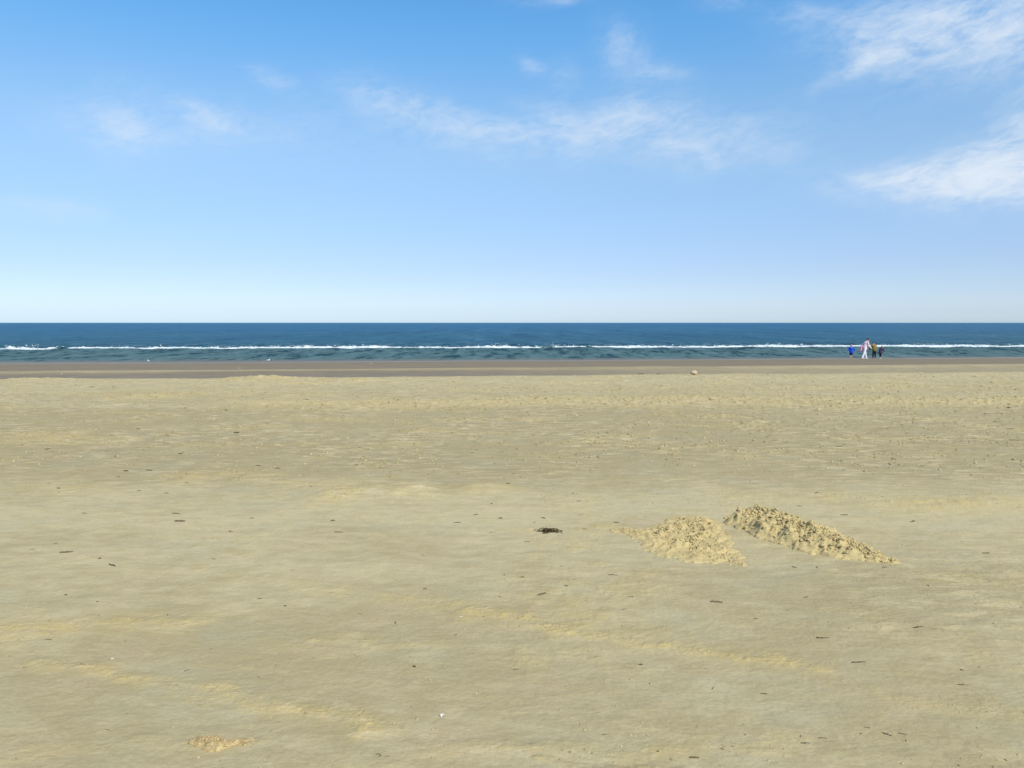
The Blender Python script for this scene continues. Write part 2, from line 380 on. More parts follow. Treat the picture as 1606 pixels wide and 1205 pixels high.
ROUGH = np.clip(.22 + .75 * ss(GY + 1.2 * fbm(GX * .5, GY * .5, 540, 3), 6.6, 9.5) + .35 * ss(GX - 1.0, 0, 1.5) * (1 - ss(abs(GY - 4.7), .3, 1.0)) + .5 * LO, 0, 1.1)
ground = grid_mesh('sand', GX, GY, GZ, M_SAND, {'loose': LO, 'damp': np.clip(dmp, -.6, 1), 'wet': wet, 'film': film, 'rough_sand': ROUGH})
tag(ground, kind='structure')
def gz(x, y):
    X = np.array([float(x)]); Y = np.array([float(y)]); return float(full_z(X, Y, loose_mask(X, Y))[0])

# ------------------------------------------------------------------ sea
def water_mat():
    m, t, b, gg = new_mat('sea water')
    pos = N(t, 'ShaderNodeNewGeometry').outputs['Position']
    sp_ = N(t, 'ShaderNodeSeparateXYZ'); t.links.new(pos, sp_.inputs[0])
    v = gg.m('SUBTRACT', sp_.outputs[1], gg.m('MULTIPLY', sp_.outputs[0], .10))
    mp = N(t, 'ShaderNodeMapping'); mp.inputs['Rotation'].default_value = (0, 0, R(-6)); mp.inputs['Scale'].default_value = (.45, 1, 1)
    t.links.new(pos, mp.inputs['Vector'])
    chop = gg.noise(mp.outputs[0], .85, 6, .62, .5)
    sw = gg.noise(mp.outputs[0], .10, 4, .6, .4)
    pat = gg.noise(mp.outputs[0], .035, 3, .55)
    c = gg.mix(gg.ramp(v, 88, 110), (.066, .124, .114), (.020, .092, .145))
    c = gg.mix(gg.ramp(v, 110, 420), c, (.012, .098, .195))
    c = gg.mix(gg.ramp(v, 600, 5000), c, (.016, .130, .270))
    c = gg.mix(gg.ramp(pat, .45, .65, 0, .35), c, (.030, .105, .100))
    mp3 = N(t, 'ShaderNodeMapping'); mp3.inputs['Rotation'].default_value = (0, 0, R(-6)); mp3.inputs['Scale'].default_value = (.85, .13, 1); t.links.new(pos, mp3.inputs['Vector'])
    n6 = gg.noise(mp3.outputs[0], 1.0, 6, .66, .5)
    mp4 = N(t, 'ShaderNodeMapping'); mp4.inputs['Rotation'].default_value = (0, 0, R(-4)); mp4.inputs['Scale'].default_value = (.20, .011, 1); t.links.new(pos, mp4.inputs['Vector'])
    n7 = gg.noise(mp4.outputs[0], 1.0, 7, .7, .5); farw = gg.ramp(v, 96, 130)
    c = gg.mix(gg.m('MULTIPLY', gg.ramp(n7, .48, .36, 0, .8), farw), c, (.006, .050, .100))  # far chop: dark and bright wave faces painted into the water colour
    c = gg.mix(gg.m('MULTIPLY', gg.ramp(n7, .53, .64, 0, .7), farw), c, (.045, .150, .210))
    c = gg.mix(gg.m('MULTIPLY', gg.ramp(n6, .52, .60, 0, .9), gg.ramp(v, 140, 100)), c, (.095, .160, .165))  # inshore chop: lit and shaded wave faces put into the colour as streaks
    c = gg.mix(gg.m('MULTIPLY', gg.ramp(n6, .49, .41, 0, 1.0), gg.ramp(v, 140, 100)), c, (.010, .040, .048))
    c = gg.mix(gg.ramp(v, 63, 69, .9, 0), c, (.165, .140, .095))
    t.links.new(c, b.inputs['Base Color'])
    b.inputs['Roughness'].default_value = .38; b.inputs['IOR'].default_value = 1.333; b.inputs['Specular IOR Level'].default_value = .055
    h = gg.m('ADD', gg.m('MULTIPLY', chop, .55), gg.m('MULTIPLY', sw, 1.1))
    h = gg.m('MULTIPLY', h, gg.ramp(v, 64, 74, .35, 1))
    bn = N(t, 'ShaderNodeBump'); bn.inputs['Strength'].default_value = 1; bn.inputs['Distance'].default_value = .75
    t.links.new(h, bn.inputs['Height']); t.links.new(bn.outputs[0], b.inputs['Normal'])
    return m
M_SEA = water_mat()
BR_S = .073                                 # the breaker runs at its own slight angle
def breaker_v(X): return 94.6 + 1.6 * fbm(X * .03, X * 0 + 2.2, 700, 3) + .35 * vn(X * .3, X * 0 + .2, 707)
def breaker_h(X): return .20 + .12 * fbm(X * .05, X * 0 + 8.8, 710, 3, .6)
def sea_z(X, Y):
    V = Y - SLOPE * X; B = Y - BR_S * X - breaker_v(X)
    amp = ss(V, 63, 72) * .9 + .1
    Z = SEA_Z + amp * (.14 * fbm(X * .20, Y * .42, 800, 4, .62) + .05 * fbm(X * .035, V * .16, 820, 3) + .025 * vn(X * .9, Y * 1.6, 850))
    Z = Z + breaker_h(X) * np.where(B < 0, np.exp(-(B / .9) ** 2), np.exp(-(B / 3.2) ** 2))
    Z = Z + .10 * np.exp(-((B + 14 + 2 * fbm(X * .04, X * 0, 870, 2)) / 1.6) ** 2) * ss(fbm(X * .06, X * 0 + 3, 880, 2), -.2, .4)
    Z = Z + .13 * ss(V, 105, 140) * np.minimum(V / 200, 1.6) * fbm(X * .03, V * .085, 890, 4, .6) * (1 - ss(V, 900, 2500))
    return Z
vs = list(np.arange(61.5, 66, .5)) + list(np.arange(66, 112, .28))
v = 112.0
while v < 1500: vs.append(v); v *= 1.0075
while v < 42000: vs.append(v); v *= 1.12
vs = np.array(vs)
sx = np.linspace(-1, 1, 900); exs = 1 + np.cumsum(.003 * 1.4 ** np.arange(1, 20)); sx = np.concatenate([-exs[::-1], sx, exs])
SX = sx[None, :] * (4 + .75 * vs)[:, None]; SY = vs[:, None] + SLOPE * SX * (1 - ss(vs, 300, 1500))[:, None]
sea = grid_mesh('water', SX, SY, sea_z(SX, SY), M_SEA); tag(sea, kind='structure')

# foam of the breaking wave: a lumpy roll of white water along the crest
def foam_mat():
    m, t, b, gg = new_mat('sea foam')
    pos = N(t, 'ShaderNodeNewGeometry').outputs['Position']
    n = gg.noise(pos, 3.0, 6, .65)
    t.links.new(gg.mix(gg.ramp(n, .35, .65), (.50, .58, .58), (.78, .82, .81)), b.inputs['Base Color'])
    b.inputs['Roughness'].default_value = .7; b.inputs['Specular IOR Level'].default_value = .3
    bn = N(t, 'ShaderNodeBump'); bn.inputs['Distance'].default_value = .12; t.links.new(n, bn.inputs['Height']); t.links.new(bn.outputs[0], b.inputs['Normal'])
    return m
M_FOAM = foam_mat()
def px_of_x(X, d=94.0): return 803 + X / (d + BR_S * X) * FOC
def cover(px):          # how strongly the crest is broken, by photo column of each stretch
    return np.interp(px, [-400, 0, 12, 18, 50, 58, 88, 96, 112, 122, 150, 300, 440, 470, 560, 600, 640, 700, 760, 800, 845, 860, 905, 925, 935, 1000, 1200, 1600, 2000],
                         [.7, .5, .6, .9, .8, .95, .8, .35, .3, .75, .9, .75, .8, 1, .85, .8, .5, .6, .75, .8, .5, .45, .6, .35, .8, .75, .95, .8, .8])
def foam_roll():
    n = 2600; X = np.linspace(-78, 92, n); px = px_of_x(X)
    cv = cover(px) * (.85 + .35 * fbm(X * .35, X * 0, 900, 3, .6)) + .10 * vn(X * 1.7, X * 0, 920)
    gate = ss(cv + .22 * fbm(X * .8, X * 0 + 6, 905, 4, .7), .22, .46)
    tall = 1 + 1.1 * np.interp(px, [0, 14, 20, 30, 42, 55, 62], [0, .6, 1, .3, .9, .9, 0]) + .7 * np.interp(px, [455, 468, 485], [0, 1, 0]) + .8 * np.interp(px, [755, 778, 800], [0, 1, 0]) + .6 * np.interp(px, [1215, 1235, 1260], [0, 1, 0])
    H = gate * tall * (.03 + .115 * cv * np.clip(.6 + 1.3 * fbm(X * .9, X * 0, 930, 4, .7), .1, 2))
    Wf = gate * (.18 + .52 * cv * np.clip(.7 + .9 * vn(X * .4, X * 0, 960), .3, 2))
    k = 11; TT = np.linspace(0, np.pi, k)
    Yc = BR_S * X + breaker_v(X) - .55
    rows = []
    for th in TT:
        yy = Yc - np.cos(th) * (Wf + .02)
        jit = 1 + .55 * fbm(X * 2.2 + 9, yy * 2.2, 940 + int(th * 10), 3, .6)
        zz = np.sin(th) ** .8 * H * jit
        base = sea_z(X, yy) - .03
        rows.append((X + .12 * vn(X * 3, yy * 3, 951), yy, base + zz))
    A = np.array(rows)
    return A[:, 0], A[:, 1], A[:, 2]
fX, fY, fZ = foam_roll()
foam = grid_mesh('breaker_foam', fX, fY, fZ, M_FOAM)
tag(foam, 'white foam rolling along the low wave breaking offshore', 'foam', kind='stuff')
def foam_flecks():
    r_ = np.random.default_rng(4); sp_ = []
    while len(sp_) < 700:
        X = r_.uniform(-70, 85); px = px_of_x(X); c_ = float(cover(px)); hot = 1.0 if (5 < px < 60 or 760 < px < 800 or 460 < px < 490 or 1215 < px < 1270) else .25
        if r_.random() > c_ * hot: continue
        y_ = BR_S * X + float(breaker_v(np.array([X]))[0]) + r_.normal(-.2, .5)
        z_ = float(sea_z(np.array([X]), np.array([y_]))[0]) + abs(r_.normal(0, .10 + .14 * (hot > .5 and px < 60)))
        sp_.append((X, y_, z_, r_.uniform(.02, .07)))
    V, F = lumps(sp_, 8); o = mesh_from('foam_spray', V, F, M_FOAM); tag(o, 'flecks of white spray thrown up along the breaking wave', 'spray', kind='stuff')

# ------------------------------------------------------------------ lump builder for sand, weed
ICO = bmesh.new(); bmesh.ops.create_icosphere(ICO, subdivisions=2, radius=1.0)
ICO.verts.ensure_lookup_table()
IV = np.array([v_.co[:] for v_ in ICO.verts]); IF = np.array([[v_.index for v_ in f.verts] for f in ICO.faces]); ICO.free()
def mesh_from(name, V, F, mat, parent=None, smooth=True):
    me = bpy.data.meshes.new(name); me.from_pydata([tuple(p) for p in V], [], [tuple(int(i) for i in f) for f in F]); me.update()
    if smooth: me.polygons.foreach_set('use_smooth', np.ones(len(me.polygons), dtype=bool))
    me.materials.append(mat)
    o = bpy.data.objects.new(name, me); COL.objects.link(o)
    if parent: o.parent = parent
    return o
def lumps(specs, seed=0):
    """specs: (x, y, z, r) -> vertices and faces of ragged clods"""
    r_ = np.random.default_rng(seed); Vs = []; Fs = []; n = 0
    for (x, y, z, r) in specs:
        a = r_.uniform(.7, 1.25, 3); a[2] *= .8
        th = r_.uniform(0, 6.28); c, s_ = math.cos(th), math.sin(th)
        off = r_.uniform(-50, 50)
        d = 1 + .75 * vn(IV[:, 0] * 1.9 + off, IV[:, 1] * 1.9 + IV[:, 2] * 1.3, 5) + .65 * vn(IV[:, 2] * 3.1 - off, IV[:, 0] * 3.3, 9)
        p = IV * d[:, None] * a * r
        q = np.stack([p[:, 0] * c - p[:, 1] * s_, p[:, 0] * s_ + p[:, 1] * c, p[:, 2]], 1) + (x, y, z)
        Vs.append(q); Fs.append(IF + n); n += len(IV)
    return np.concatenate(Vs), np.concatenate(Fs)
foam_flecks()
def inside(poly, x, y):
    n = len(poly); c = False
    for i in range(n):
        (x1, y1), (x2, y2) = poly[i], poly[i - 1]
        if (y1 > y) != (y2 > y) and x < (x2 - x1) * (y - y1) / (y2 - y1) + x1: c = not c
    return c
def edge_dist(poly, x, y):
    d = 1e9
    for i in range(len(poly)):
        (ax, ay), (bx, by) = poly[i - 1], poly[i]
        dx, dy = bx - ax, by - ay; t = max(0, min(1, ((x - ax) * dx + (y - ay) * dy) / (dx * dx + dy * dy)))
        d = min(d, math.hypot(x - ax - t * dx, y - ay - t * dy))
    return d
def mound(name, spine, label, cat, nclods, rough, seed, clod=(.004, .019), step=.011, patchy=0, mat=None):
    """spine: list of (x, y, half width, height). A heap raised along the spine plus the clods on it, one mesh"""
    xs = [p[0] for p in spine]; ys_ = [p[1] for p in spine]; wm = max(p[2] for p in spine) * 1.5
    x0, x1, y0, y1 = min(xs) - wm, max(xs) + wm, min(ys_) - wm, max(ys_) + wm
    nx, ny = int((x1 - x0) / step), int((y1 - y0) / step)
    X, Y = np.meshgrid(np.linspace(x0, x1, nx), np.linspace(y0, y1, ny))
    def height(X, Y):
        wx = X + .06 * fbm(X * 6, Y * 6, seed + 1, 4, .6); wy = Y + .06 * fbm(X * 6 + 9, Y * 6, seed + 2, 4, .6)
        H = np.zeros(np.shape(X))
        for (ax, ay, aw, ah), (bx, by, bw, bh) in zip(spine[:-1], spine[1:]):
            dx, dy = bx - ax, by - ay
            t = np.clip(((wx - ax) * dx + (wy - ay) * dy) / (dx * dx + dy * dy), 0, 1)
            d = np.hypot(wx - ax - t * dx, wy - ay - t * dy); w = aw + t * (bw - aw); h = ah + t * (bh - ah)
            q = np.clip(1 - (d / w) ** 2, 0, 1)
            H = np.maximum(H, h * q ** 1.2)
        if patchy: H = H * (1 - patchy * ss(fbm(X * 4.5, Y * 6, seed + 8, 4, .6), -.05, .3))
        k = np.clip(H / .04, 0, 1)
        H = H * (1 + .5 * fbm(X * 9, Y * 9, seed + 3, 3, .6)) + rough * k * (.034 * ss(fbm(X * 20, Y * 20, seed + 4, 4, .7), -.15, .5) + .014 * fbm(X * 60, Y * 60, seed + 5, 2) - .024)
        return H
    H = height(X, Y)
    g0 = full_z(X, Y, loose_mask(X, Y))
    keep = H > .0015
    Z = np.where(keep, g0 + H, g0 - .03)
    idx = np.arange(nx * ny).reshape(ny, nx)
    kq = (keep[:-1, :-1] | keep[:-1, 1:] | keep[1:, 1:] | keep[1:, :-1])
    q = np.stack([idx[:-1, :-1], idx[:-1, 1:], idx[1:, 1:], idx[1:, :-1]], -1)[kq]
    used, inv = np.unique(q, return_inverse=True)
    V1 = np.stack([X, Y, Z], -1).reshape(-1, 3)[used]; F1 = inv.reshape(-1, 4)
    rr = random.Random(seed); specs = []
    cum = [0]
    for a, b_ in zip(spine[:-1], spine[1:]): cum.append(cum[-1] + math.hypot(b_[0] - a[0], b_[1] - a[1]) * (a[2] + b_[2]))
    while len(specs) < nclods:
        u = rr.uniform(0, cum[-1]); i = max(j for j in range(len(cum) - 1) if cum[j] <= u)
        t = (u - cum[i]) / (cum[i + 1] - cum[i]); a, b_ = spine[i], spine[i + 1]
        w = a[2] + t * (b_[2] - a[2]); th = rr.uniform(0, 6.283); rad = w * min(1.35, abs(rr.gauss(0, .62)))
        x = a[0] + t * (b_[0] - a[0]) + rad * math.cos(th); y = a[1] + t * (b_[1] - a[1]) + rad * math.sin(th)
        out = rad / w
        if out > .95 and rr.random() < .75: continue
        r = clod[0] + (clod[1] - clod[0]) * rr.random() ** 3.6
        if out > .9: r *= .6
        specs.append((x, y, r))
    px_ = np.array([s_[0] for s_ in specs]); py_ = np.array([s_[1] for s_ in specs]); pr = np.array([s_[2] for s_ in specs])
    pz = full_z(px_, py_, loose_mask(px_, py_)) + height(px_, py_)
    V2, F2 = lumps([(a, b_, c_ - .05 * d_, d_) for a, b_, c_, d_ in zip(px_, py_, pz, pr)], seed)
    cx, cy = float(np.mean(xs)), float(np.mean(ys_)); cz = gz(cx, cy)
    V = np.concatenate([V1, V2]) - (cx, cy, cz)
    F = [tuple(f) for f in F1] + [tuple(f + len(V1)) for f in F2]
    o = mesh_from(name, V, F, mat or M_DUG); o.location = (cx, cy, cz)
    return tag(o, label, cat)
def SP(*pts):
    out = []
    for px, py, w, h in pts:
        x, y = ground_xy(px, py); out.append((x, y, w, h))
    return out
mound('sand_mound', SP((1158, 815, .12, .02), (1192, 822, .27, .13), (1245, 842, .28, .125), (1290, 856, .26, .115), (1335, 868, .20, .075), (1400, 881, .08, .012)),
      'long ridge of crumbly dug yellow sand, the taller and righthand of the two heaps', 'sand heap', 3600, .5, 11, (.003, .016), .010)
mound('sand_mound', SP((970, 832, .09, .014), (1035, 840, .20, .034), (1085, 818, .22, .034), (1108, 832, .18, .028), (1078, 856, .36, .044), (1108, 868, .27, .036), (1152, 881, .10, .012)),
      'low flattened patch of dug sand lying left of the taller crumbly ridge', 'sand heap', 1900, .8, 29, (.003, .012), .010, .8)
mound('sand_mound', SP((306, 1164, .03, .006), (335, 1163, .045, .020), (348, 1172, .040, .022), (368, 1166, .035, .010), (392, 1166, .02, .005)),
      'tiny crumbled lump of yellow sand near the bottom left of the beach', 'sand heap', 700, .22, 53, (.001, .0062), .0030, .75, M_CLUMP)

# ------------------------------------------------------------------ things lying on the beach
def on_ground(px, py):
    """where the sight line through this photo point meets the beach"""
    rx, ry, rz = ray(px, py)
    t = np.geomspace(2.0, 80, 900)
    f = EYE + rz * t - base_z(rx * t, ry * t)
    i = int(np.argmax(f < 0)) or len(t) - 1
    a, b_ = t[i - 1], t[i]
    for _ in range(25):
        m = .5 * (a + b_)
        if EYE + rz * m - float(base_z(np.array([rx * m]), np.array([ry * m]))[0]) > 0: a = m
        else: b_ = m
    return rx * a, ry * a
def ribbon(pts, width, thick, twist=0.0, phase=0.0):
    """a flat tapering frond through pts, closed and with thickness"""
    V, F = [], []; n = len(pts)
    for i, p in enumerate(pts):
        p = Vector(p); q = Vector(pts[min(i + 1, n - 1)]) - Vector(pts[max(i - 1, 0)]); q.normalize()
        up = Vector((0, 0, 1)); sd = q.cross(up); sd = sd.normalized() if sd.length > 1e-4 else Vector((1, 0, 0))
        nn = sd.cross(q).normalized(); a = phase + twist * i / n
        u = sd * math.cos(a) + nn * math.sin(a); w = nn * math.cos(a) - sd * math.sin(a)
        k = width * (.35 + .65 * math.sin(math.pi * (.12 + .8 * i / (n - 1)))) * .5
        for e, f in ((-1, -1), (1, -1), (1, 1), (-1, 1)): V.append(tuple(p + u * k * e + w * thick * .5 * f))
    for i in range(n - 1):
        for j in range(4): F.append((i * 4 + j, i * 4 + (j + 1) % 4, i * 4 + 4 + (j + 1) % 4, i * 4 + 4 + j))
    F.append((3, 2, 1, 0)); m = (n - 1) * 4; F.append((m, m + 1, m + 2, m + 3))
    return V, F
def join(parts):
    V, F = [], []
    for v_, f_ in parts:
        n = len(V); V += [tuple(p) for p in v_]; F += [tuple(int(i) + n for i in f) for f in f_]
    return V, F
def frond(r_, L, wd, th, rise, seed_dir=None):
    a = r_.uniform(0, 6.283) if seed_dir is None else seed_dir
    x = y = 0.0; z = th; pts = []
    n = 8
    for i in range(n):
        pts.append((x, y, z)); a += r_.uniform(-.55, .55)
        x += math.cos(a) * L / n; y += math.sin(a) * L / n
        z = max(th * .8, th + rise * math.sin(math.pi * min(1, (i + 1) / (n * .8))) * r_.uniform(.5, 1.1))
    return pts
M_WEED = plain('dark wrack', (.085, .060, .022), .6, .5, 60, .002)
M_SCRAP = plain('dried weed', (.150, .112, .060), .8, .4, 90, .001)
M_SCRAP2 = plain('old bleached weed', (.270, .210, .115), .85, .35, 90, .001)
M_TWIG = plain('dark twig', (.070, .055, .036), .8, .4, 120, .001)
M_SHELL = plain('white shell', (.66, .62, .53), .5, .1, 150, .0005)
M_STONE = plain('pale stone', (.42, .365, .27), .85, .2, 12, .01)
M_ORANGE = plain('orange sand lump', (.56, .44, .28), .95, .2, 14, .02)

# the black clump of wrack in front of the heaps
rr = random.Random(5); fr = []
for i in range(34):
    ox = rr.gauss(0, .034); oy = rr.gauss(0, .018)
    p = frond(rr, rr.uniform(.035, .085), 0, .003, rr.uniform(.006, .034))
    fr.append(ribbon([(a + ox, b_ + oy, c_) for a, b_, c_ in p], rr.uniform(.006, .013), .0022, rr.uniform(-2, 2), rr.uniform(-.8, .8)))
for dx, dr, L in ((-.03, 3.1, .075), (-.02, 3.3, .07), (.03, -.35, .07), (.035, -.6, .055), (0, -.9, .05)):
    p = frond(rr, L, 0, .003, .006, dr); fr.append(ribbon([(a + dx, b_, c_) for a, b_, c_ in p], .008, .002, .6))
bl = [(rr.gauss(0, .035), rr.gauss(0, .015), .010 + rr.random() * .016, rr.uniform(.004, .008)) for _ in range(16)]
fr.append(lumps(bl, 3))
x, y = on_ground(861, 834)
wd = mesh_from('seaweed_clump', *join(fr), M_WEED); wd.location = (x, y, gz(x, y)); wd.scale = (1.0, .9, .85)
tag(wd, 'black tangled clump of seaweed with stringy fronds, left of the dug heaps', 'seaweed')

# scraps of dried weed: a few shapes, unit length 1 along x
def scrap_mesh(kind, seed):
    r_ = random.Random(seed); out = []
    if kind == 'flake':
        for k in range(2):
            p = [(-.5 + i / 7 + .0, .06 * r_.uniform(-1, 1) + .02 * k, .05 + .05 * math.sin(i * .9 + seed) ** 2) for i in range(8)]
            out.append(ribbon(p, .26 - .1 * k, .06, r_.uniform(-1.5, 1.5), r_.uniform(-.4, .4)))
    elif kind == 'curl':
        for k in range(3):
            a0 = r_.uniform(0, 6.28)
            p = [(.38 * math.cos(a0 + i * .35) * (1 - k * .2) + .1 * k, .22 * math.sin(a0 + i * .35), .05 + .09 * abs(math.sin(i + k))) for i in range(8)]
            out.append(ribbon(p, .13, .05, 1.2, .4 * k))
    elif kind == 'clump':
        out.append(lumps([(r_.gauss(0, .22), r_.gauss(0, .14), .08 + .05 * r_.random(), r_.uniform(.07, .15)) for _ in range(9)], seed))
        for k in range(3):
            p = frond(r_, .7, 0, .04, .12); out.append(ribbon(p, .09, .04, 1))
    else:
        p = [(-.5 + i / 9, .03 * math.sin(i * 1.1 + seed), .045 + .02 * math.sin(i * .8)) for i in range(10)]
        out.append(ribbon(p, .09, .07, .8)); q = [(-.1 + i * .05, .02 + i * .03, .06 + .008 * i) for i in range(5)]
        out.append(ribbon(q, .05, .04))
    return join(out)
protos = {}
for kind, mats in (('flake', (M_SCRAP, M_SCRAP2)), ('curl', (M_SCRAP, M_SCRAP2)), ('clump', (M_SCRAP, M_WEED)), ('twig', (M_TWIG, M_SCRAP))):
    for sd in (1, 2, 3):
        for mi, m in enumerate(mats):
            V, F = scrap_mesh(kind, sd)
            me = bpy.data.meshes.new('seaweed_scrap'); me.from_pydata(V, [], F); me.update(); me.materials.append(m)
            protos[(kind, sd, mi)] = me
SCR = """75,704,9 198,739,11 234,738,12 2,734,6 293,757,5 132,805,9 276,806,13 91,766,9 93,772,6 51,862,7 104,867,17 156,876,8 176,887,19
355,644,5 419,638,5 370,678,8 435,735,10 405,731,9 218,770,8 261,774,9 488,763,5 216,673,7 283,712,6 181,716,5 361,834,5 395,813,5 282,818,16 87,853,8 335,877,7 386,874,4 459,894,4
564,702,4 649,653,4 730,663,6 747,706,7 740,710,8 559,729,4 522,817,8 717,820,10 769,790,8 852,813,9 772,835,11 785,813,8 746,808,8 917,830,6 663,871,11 908,786,7 923,696,6 796,759,5 827,850,9 531,835,12 838,820,4 967,820,10
1176,680,4 1208,667,5 1309,673,7 1316,701,10 1109,671,6 1396,644,4 1582,640,8 1590,691,12 1584,673,10 1462,672,4 1401,720,8 1324,808,11 1432,818,11 1281,773,9 1545,649,8 1183,657,4 1282,650,5 1154,707,7 1254,794,6 1246,890,8 1281,890,8 1387,890,8 1546,868,8 1563,662,12 1235,706,4
104,933,6 153,944,4 155,966,6 78,974,4 76,1004,9 196,1006,6 330,1018,4 293,1052,8 168,1145,10 406,940,10 263,965,7 447,951,5 25,1190,7
791,902,5 818,906,10 900,909,5 888,919,7 798,920,5 850,932,16 961,902,14 989,937,9 979,956,9 593,1185,11 807,1050,13 842,1043,4 649,1046,5 620,977,5 565,963,7 948,1152,12 939,1142,4 962,1196,5 665,924,9 607,1186,6
1264,937,9 1124,945,17 1440,984,18 1510,1074,14 1118,1080,9 1198,1088,10 1005,1043,6 1106,1049,4 1290,1158,13 1263,1166,14 1415,1151,13 1391,1151,14 1508,1050,6 1360,1142,8 1089,1189,14 1149,1171,6 1456,919,5 1032,1179,4
1005,587,11 1033,587,8 1045,833,7 1340,632,6 1448,624,5 1402,648,5 1512,600,4 1528,591,7 1270,620,5 145,607,8 178,607,5 395,614,5 690,590,4"""
scraps = [tuple(float(a) for a in t.split(',')) for t in SCR.split()]
rr = random.Random(77)
for _ in range(45):                                     # the finest ones, all over the dry sand
    scraps.append((rr.uniform(5, 1600), 612 + 560 * rr.random() ** 1.5, rr.uniform(2.4, 4.6)))
SPECIAL = {(176, 887): 'twin dark strips of seaweed end to end, left side of the beach',
           (104, 867): 'thin faint strand of seaweed, below and left of the low pale heaps',
           (75, 704): 'dark scrap of seaweed alone near the left edge of the beach',
           (198, 739): 'dark seaweed scrap, left one of a neighbouring pair on the sand left of centre',
           (234, 738): 'dark seaweed scrap, right one of a neighbouring pair on the sand left of centre',
           (1590, 691): 'long dark seaweed strand near the right edge of the beach',
           (1005, 587): 'flat dark scrap of seaweed on the crest of the dry sand, left of another',
           (1033, 587): 'small dark scrap of seaweed on the crest of the dry sand, right of another',
           (593, 1185): 'dark scrap of seaweed lying at the very bottom of the beach, left of centre',
           (1324, 808): 'dark flake of seaweed just beyond the taller dug ridge',
           (1510, 1074): 'short dark twig-like scrap near the lower right corner'}
for i, (px, py, w) in enumerate(scraps):
    x, y = on_ground(px, py); L = w * y / FOC * 1.1
    kind = rr.choice(['flake', 'flake', 'curl', 'clump']) if w < 9 else rr.choice(['flake', 'twig', 'flake', 'curl'])
    if w >= 12: kind = rr.choice(['twig', 'flake'])
    mi = 0 if (w > 7 or rr.random() < .5) else 1
    o = bpy.data.objects.new('seaweed_scrap', protos[(kind, rr.choice((1, 2, 3)), mi)]); COL.objects.link(o)
    o.location = (x, y, gz(x, y) - .01 * L); o.scale = (L, L * rr.uniform(.7, 1.2), L * rr.uniform(.4, .8) * (1 + .6 * (w < 6)))
    o.rotation_euler = (0, 0, rr.gauss(0, .35) if w > 8 else rr.uniform(-3.1, 3.1))
    lb = SPECIAL.get((int(px), int(py)))
    if lb: tag(o, lb, 'seaweed')
    else: tag(o, 'small brown scrap of dried seaweed scattered on the open sand', 'seaweed', 'scraps of dried seaweed scattered over the sand')

def twig(px, py, w, label, seed):
    r_ = random.Random(seed); L = w * on_ground(px, py)[1] / FOC; V, F = [], []; n, k = 12, 6
    for i in range(n):
        t = i / (n - 1); cx_, cy_ = -L / 2 + L * t, .03 * L * math.sin(t * 5 + seed); rad = L * .045 * (1 - .55 * t) * r_.uniform(.85, 1.2)
        for j in range(k): V.append((cx_, cy_ + rad * math.cos(j * 6.283 / k), rad * 1.1 + rad * math.sin(j * 6.283 / k)))
    for i in range(n - 1):
        for j in range(k): F.append((i * k + j, i * k + (j + 1) % k, (i + 1) * k + (j + 1) % k, (i + 1) * k + j))
    F += [tuple(range(k))[::-1], tuple((n - 1) * k + j for j in range(k))]
    x, y = on_ground(px, py); o = mesh_from('twig', V, F, M_TWIG); o.location = (x, y, gz(x, y)); o.rotation_euler = (0, 0, .05)
    tag(o, label, 'twig')
twig(1291, 1001, 21, 'short thick dark twig lying on the sand below the taller dug ridge', 2)
twig(1347, 1039, 24, 'thin pale-ended dark twig, longer and just below right of the thick one', 4)

# shells
def shell_mesh():
    V, F = [], []; n, k = 9, 5
    V.append((0, -.5, .02))
    for j in range(1, k + 1):
        for i in range(n):
            a = math.pi * (.12 + .76 * i / (n - 1)); r_ = j / k
            V.append((r_ * .55 * math.cos(a), -.5 + r_ * math.sin(a), .30 * math.sin(math.pi * r_ * .9) + (.03 if i % 2 else 0) * r_ + .02))
    for i in range(n - 1): F.append((0, 1 + i, 2 + i))
    for j in range(k - 1):
        for i in range(n - 1):
            a = 1 + j * n + i; F.append((a, a + n, a + n + 1, a + 1))
    return V, F
me = bpy.data.meshes.new('shell'); V, F = shell_mesh(); me.from_pydata(V, [], F); me.update(); me.materials.append(M_SHELL)
for i, (px, py, w) in enumerate([(693, 1123, 9), (176, 1034, 5), (485, 951, 3.5), (723, 968, 4)]):
    x, y = on_ground(px, py); L = w * y / FOC
    o = bpy.data.objects.new('shell', me); COL.objects.link(o); o.location = (x, y, gz(x, y)); o.scale = (L, L, L); o.rotation_euler = (R(12), 0, i * 1.7)
    if i == 0: tag(o, 'white shell lying on the sand near the bottom centre, the largest one', 'shell')
    else: tag(o, 'tiny white shell, smaller than the one at bottom centre', 'shell', 'tiny white shells on the sand')

def blob(name, px, py, wpx, hpx, mat, label, cat, group=None, seed=1):
    x, y = on_ground(px, py); k = y / FOC; w, h = wpx * k, hpx * k; r_ = random.Random(seed)
    sp_ = [(0, 0, h * .38, 1.0)] ; V, F = lumps([(0, 0, 0, .5)] + [(r_.uniform(-.3, .3), r_.uniform(-.25, .25), r_.uniform(-.1, .2), .28) for _ in range(4)], seed)
    V = V * (w, w * .8, h * 1.1) + (0, 0, h * .42)
    o = mesh_from(name, V, F, mat); o.location = (x, y, float(base_z(np.array([x]), np.array([y]))[0]))
    return tag(o, label, cat, group)
blob('sand_lump', 1089, 588, 12, 7, M_ORANGE, 'rounded pale orange lump sitting on the far crest of the dry sand', 'lump', seed=3)
for i, (px, py) in enumerate([(97, 588), (36, 588), (204, 586), (375, 579), (582, 572)]):
    blob('stone', px, py, 3.0, 2.0, M_STONE, 'small pale stone lying on the dark wet sand towards the left', 'stone', 'pale stones on the wet sand', seed=10 + i)

